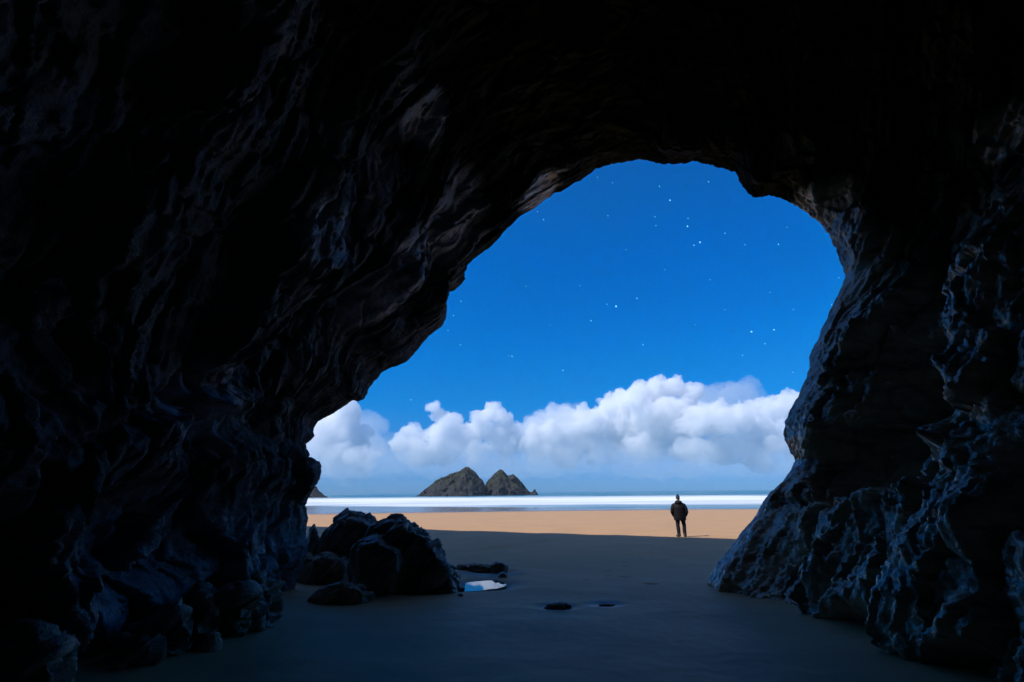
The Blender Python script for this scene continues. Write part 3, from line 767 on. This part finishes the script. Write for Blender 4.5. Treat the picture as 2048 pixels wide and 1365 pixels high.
# ------------------------------------------------------------------ clouds: real volumes of scattering droplets far out over the sea
CD = 6000.0
PXM = CD / F
def cloud_mat(name, dens, z0, z1, aniso=0.0, col=(0.995, 0.997, 1.0)):
    mt = bpy.data.materials.new(name); mt.use_nodes = True; t = mt.node_tree; t.nodes.clear()
    o = t.nodes.new('ShaderNodeOutputMaterial'); v = t.nodes.new('ShaderNodeVolumePrincipled')
    v.inputs['Color'].default_value = (*col, 1); v.inputs['Anisotropy'].default_value = aniso
    g = t.nodes.new('ShaderNodeNewGeometry'); s = t.nodes.new('ShaderNodeSeparateXYZ'); t.links.new(g.outputs['Position'], s.inputs[0])
    mr = t.nodes.new('ShaderNodeMapRange'); mr.interpolation_type = 'SMOOTHSTEP'; no = t.nodes.new('ShaderNodeTexNoise'); no.inputs['Scale'].default_value = 1 / 420; no.inputs['Detail'].default_value = 2
    t.links.new(g.outputs['Position'], no.inputs['Vector'])
    ma = t.nodes.new('ShaderNodeMath'); ma.operation = 'MULTIPLY_ADD'; ma.inputs[1].default_value = 1300; ma.inputs[2].default_value = -650
    mb = t.nodes.new('ShaderNodeMath'); mb.operation = 'ADD'
    t.links.new(no.outputs['Fac'], ma.inputs[0]); t.links.new(ma.outputs[0], mb.inputs[0]); t.links.new(s.outputs['Z'], mb.inputs[1])
    t.links.new(mb.outputs[0], mr.inputs[0])
    mr.inputs[1].default_value, mr.inputs[2].default_value, mr.inputs[3].default_value, mr.inputs[4].default_value = z0, z1, dens * 0.03, dens
    t.links.new(mr.outputs[0], v.inputs['Density']); t.links.new(v.outputs[0], o.inputs['Volume'])
    return mt
M_CUM = cloud_mat('cumulus', 0.011, 150, 1000)
M_BAND = cloud_mat('low_cloud_band', 0.00028, -900, -100)
M_VEIL = cloud_mat('cloud_veil', 0.0011, 0, 500)
ICO = {}
def ico(sub):
    if sub not in ICO:
        bm = bmesh.new(); bmesh.ops.create_icosphere(bm, subdivisions=sub, radius=1.0)
        ICO[sub] = (np.array([v.co[:] for v in bm.verts]), np.array([[v.index for v in f.verts] for f in bm.faces])); bm.free()
    return ICO[sub]
def cloud(blobs, label, mat, dist=CD, voxel=11.0, kids=14, grand=7, amp=1.0, flat=0.85, seed=0, thick=1.0):
    v0, f0 = ico(2); Vs, Fs, n = [], [], 0
    r_ = random.Random(seed + 5)
    def add(c, r, fz=1.0):
        nonlocal n
        Vs.append(v0 * np.array((r, r * thick, r * fz)) + c); Fs.append(f0 + n); n += len(v0)
    def up():
        th, ph = r_.uniform(0, 2 * math.pi), math.acos(r_.uniform(-0.5, 1))
        return np.array((math.sin(ph) * math.cos(th), math.sin(ph) * math.sin(th), math.cos(ph)))
    pm = dist / F
    for px, py, rp in blobs:
        c = at_y(px, py, dist + r_.uniform(-1, 1) * rp * pm * 0.5); r = rp * pm
        add(c, r * 0.85, flat)
        for _ in range(kids):
            k = r * r_.uniform(0.22, 0.5); q = c + up() * r * r_.uniform(0.55, 0.8) * np.array((1, 1, flat)); add(q, k)
            for _ in range(grand):
                add(q + up() * k * 0.85, k * r_.uniform(0.2, 0.5))
    me = remeshed(mesh_np('cloud', np.vstack(Vs), np.vstack(Fs)), voxel)
    v = verts_np(me); nr = normals_np(me)
    w = v + 60 * np.stack([fbm(v + 31, 1 / 300, 2), fbm(v + 57, 1 / 300, 2), fbm(v + 91, 1 / 300, 2)], -1)
    dsp_ = 26 * fbm(w, 1 / 350, 2) - 52 * np.abs(perlin(*(w.T / 150))) - 40 * np.abs(perlin(*(w.T / 66 + 9))) - 18 * np.abs(perlin(*(w.T / 32 + 3))) + 27
    v = v + nr * (amp * dsp_)[:, None]
    c = v.mean(0); c[2] = v[:, 2].min()
    me.vertices.foreach_set('co', (v - c).astype(np.float32).ravel()); me.update(); me.materials.clear(); me.materials.append(mat)
    o = link('cloud', me, label=label, category='cloud', group='clouds over the sea horizon'); o.location = c
    return o
cloud([(640,880,62),(672,845,46),(690,824,34),(640,930,55),(700,880,40),(690,930,45)], 'tall soft cloud rising beside the left cave wall', M_CUM, seed=1)
cloud([(722,905,22),(745,912,16),(700,915,20),(730,925,26)], 'small low cumulus puff beside the tall soft cloud', M_CUM, dist=5200, voxel=7, seed=2, amp=0.5)
cloud([(798,888,26),(826,866,24),(850,882,32),(880,868,34),(880,834,20),(868,816,16),(905,845,26),(935,875,40),(962,842,24),(985,828,22),(1003,840,20),(1000,870,34),(1020,895,30),(890,905,40),(960,915,40),(830,912,34),(1000,925,34)],
      'twin-towered cumulus standing above the larger sea stack', M_CUM, seed=3, amp=0.8, voxel=10)
cloud([(1055,890,30),(1085,872,28),(1110,864,26),(1140,875,36),(1080,915,34),(1130,915,38),(1170,880,34)], 'loose mid-height cloud linking the twin towers and the great bank', M_CUM, seed=4, amp=0.8)
cloud([(1190,848,38),(1222,812,30),(1243,798,24),(1275,802,38),(1310,790,40),(1345,776,30),(1378,786,30),(1240,860,50),(1310,850,60),(1370,830,44),(1290,905,46),(1210,905,44),(1360,890,46)],
      'great cumulus bank with the highest billowing crest', M_CUM, seed=5)
cloud([(1390,850,38),(1408,828,26),(1435,818,22),(1455,850,44),(1500,840,40),(1545,824,36),(1575,814,34),(1610,820,44),(1530,880,50),(1450,900,46),(1600,890,52),(1390,905,40),(1520,920,40)],
      'bright cloud bank running behind the right buttress', M_CUM, dist=5600, seed=6, amp=0.9)
cloud([(735,850,45),(720,890,55),(700,930,60),(680,880,60)], 'thin rain veil trailing from the tall soft cloud', M_VEIL, dist=6900, seed=7, kids=8, grand=2, voxel=22)
cloud([(1140,845,45),(1100,880,60),(1180,860,60),(1260,850,80),(1350,840,70),(1420,810,60),(1480,800,50)], 'faint grey veil of cloud behind the great bank', M_VEIL, dist=7600, seed=8, kids=10, grand=2, voxel=22)
cloud([(x, 912, 72) for x in range(600, 1700, 45)], 'long low band of thin cloud along the sea horizon', M_BAND, dist=8600, seed=9, kids=6, grand=2, voxel=24, flat=0.75)

cloud([(x, 925 + 6 * math.sin(x * 0.02), 46) for x in range(600, 1720, 40)], 'pale mist melting the cloud bases into the horizon', cloud_mat('base_mist', 0.0007, -900, -200), dist=4300, seed=10, kids=7, grand=2, voxel=20, flat=0.8)
cloud([(1040,870,34),(1075,860,40),(1120,850,44),(1165,855,40),(1010,880,40)], 'soft translucent cloud filling the dip beside the twin towers', cloud_mat('soft_cloud', 0.0035, 100, 800), dist=6300, seed=12)
# ------------------------------------------------------------------ stars
m = bpy.data.materials.new('starlight'); m.use_nodes = True; m.node_tree.nodes.clear()
m.cycles.emission_sampling = 'NONE'
e = m.node_tree.nodes.new('ShaderNodeEmission'); e.inputs[0].default_value = (0.9, 0.96, 1, 1); e.inputs[1].default_value = 1.5
mo = m.node_tree.nodes.new('ShaderNodeOutputMaterial'); m.node_tree.links.new(e.outputs[0], mo.inputs[0])
STARS = [(1340,401,3),(1375,453,3),(1232,613,4),(1274,597,2.6),(1182,642,2.6),(1400,485,3),(1388,491,2.2),(1490,490,1.8),(1557,489,2.4),(1503,664,3.2),(1548,660,2.8),
 (1530,688,1.8),(1126,741,2.6),(1024,713,2.4),(922,603,2),(907,632,2),(896,661,1.8),(921,690,2),(1087,440,2.4),(1075,424,1.8),(1216,432,1.8),(1319,373,2),(1417,364,2),
 (1450,467,2),(1052,573,1.8),(1286,690,2),(1485,711,2),(1586,745,1.5),(1214,609,1.8),(1310,434,1.7),(1376,437,1.7),(1312,452,1.5),(1663,610,1.7),(1678,556,1.6),(1574,455,1.5),
 (822,800,1.8),(1017,711,1.4),(1195,355,1.5),(1225,366,1.5),(1587,620,1.5),(1540,585,1.4),(1160,572,1.3),(1252,500,1.3),(1330,540,1.4),(1420,560,1.3),(1100,650,1.3),(1390,650,1.4),(1450,620,1.3)]
SD = 20000.0
v0, f0 = ico(1)
sm = mesh_np('star', v0, f0, m)
for px, py, s in STARS:
    dd = ray(px, py); dd = dd / np.linalg.norm(dd)
    o = link('star', sm, label='tiny white star in the deep blue sky', category='star', group='stars')
    o.location = CAM + dd * SD; o.scale = (s / F * SD * 0.37,) * 3

# ------------------------------------------------------------------ sea air
hz = bpy.data.materials.new('sea_haze'); hz.use_nodes = True; hz.node_tree.nodes.clear()
hv = hz.node_tree.nodes.new('ShaderNodeVolumePrincipled'); ho = hz.node_tree.nodes.new('ShaderNodeOutputMaterial')
hv.inputs['Color'].default_value = (0.86, 0.93, 1.0, 1); hv.inputs['Density'].default_value = 0.00005
hz.node_tree.links.new(hv.outputs[0], ho.inputs['Volume'])
bx = np.array([(x, y, z) for z in (-14.0, 62.0) for y in (-60.0, 2600.0) for x in (-1800.0, 1800.0)])
fx = np.array([(0, 2, 3, 1), (4, 5, 7, 6), (0, 1, 5, 4), (2, 6, 7, 3), (0, 4, 6, 2), (1, 3, 7, 5)])
link('haze', mesh_np('haze', bx, fx, hz, False), kind='stuff', label='thin pale sea haze over the bay')
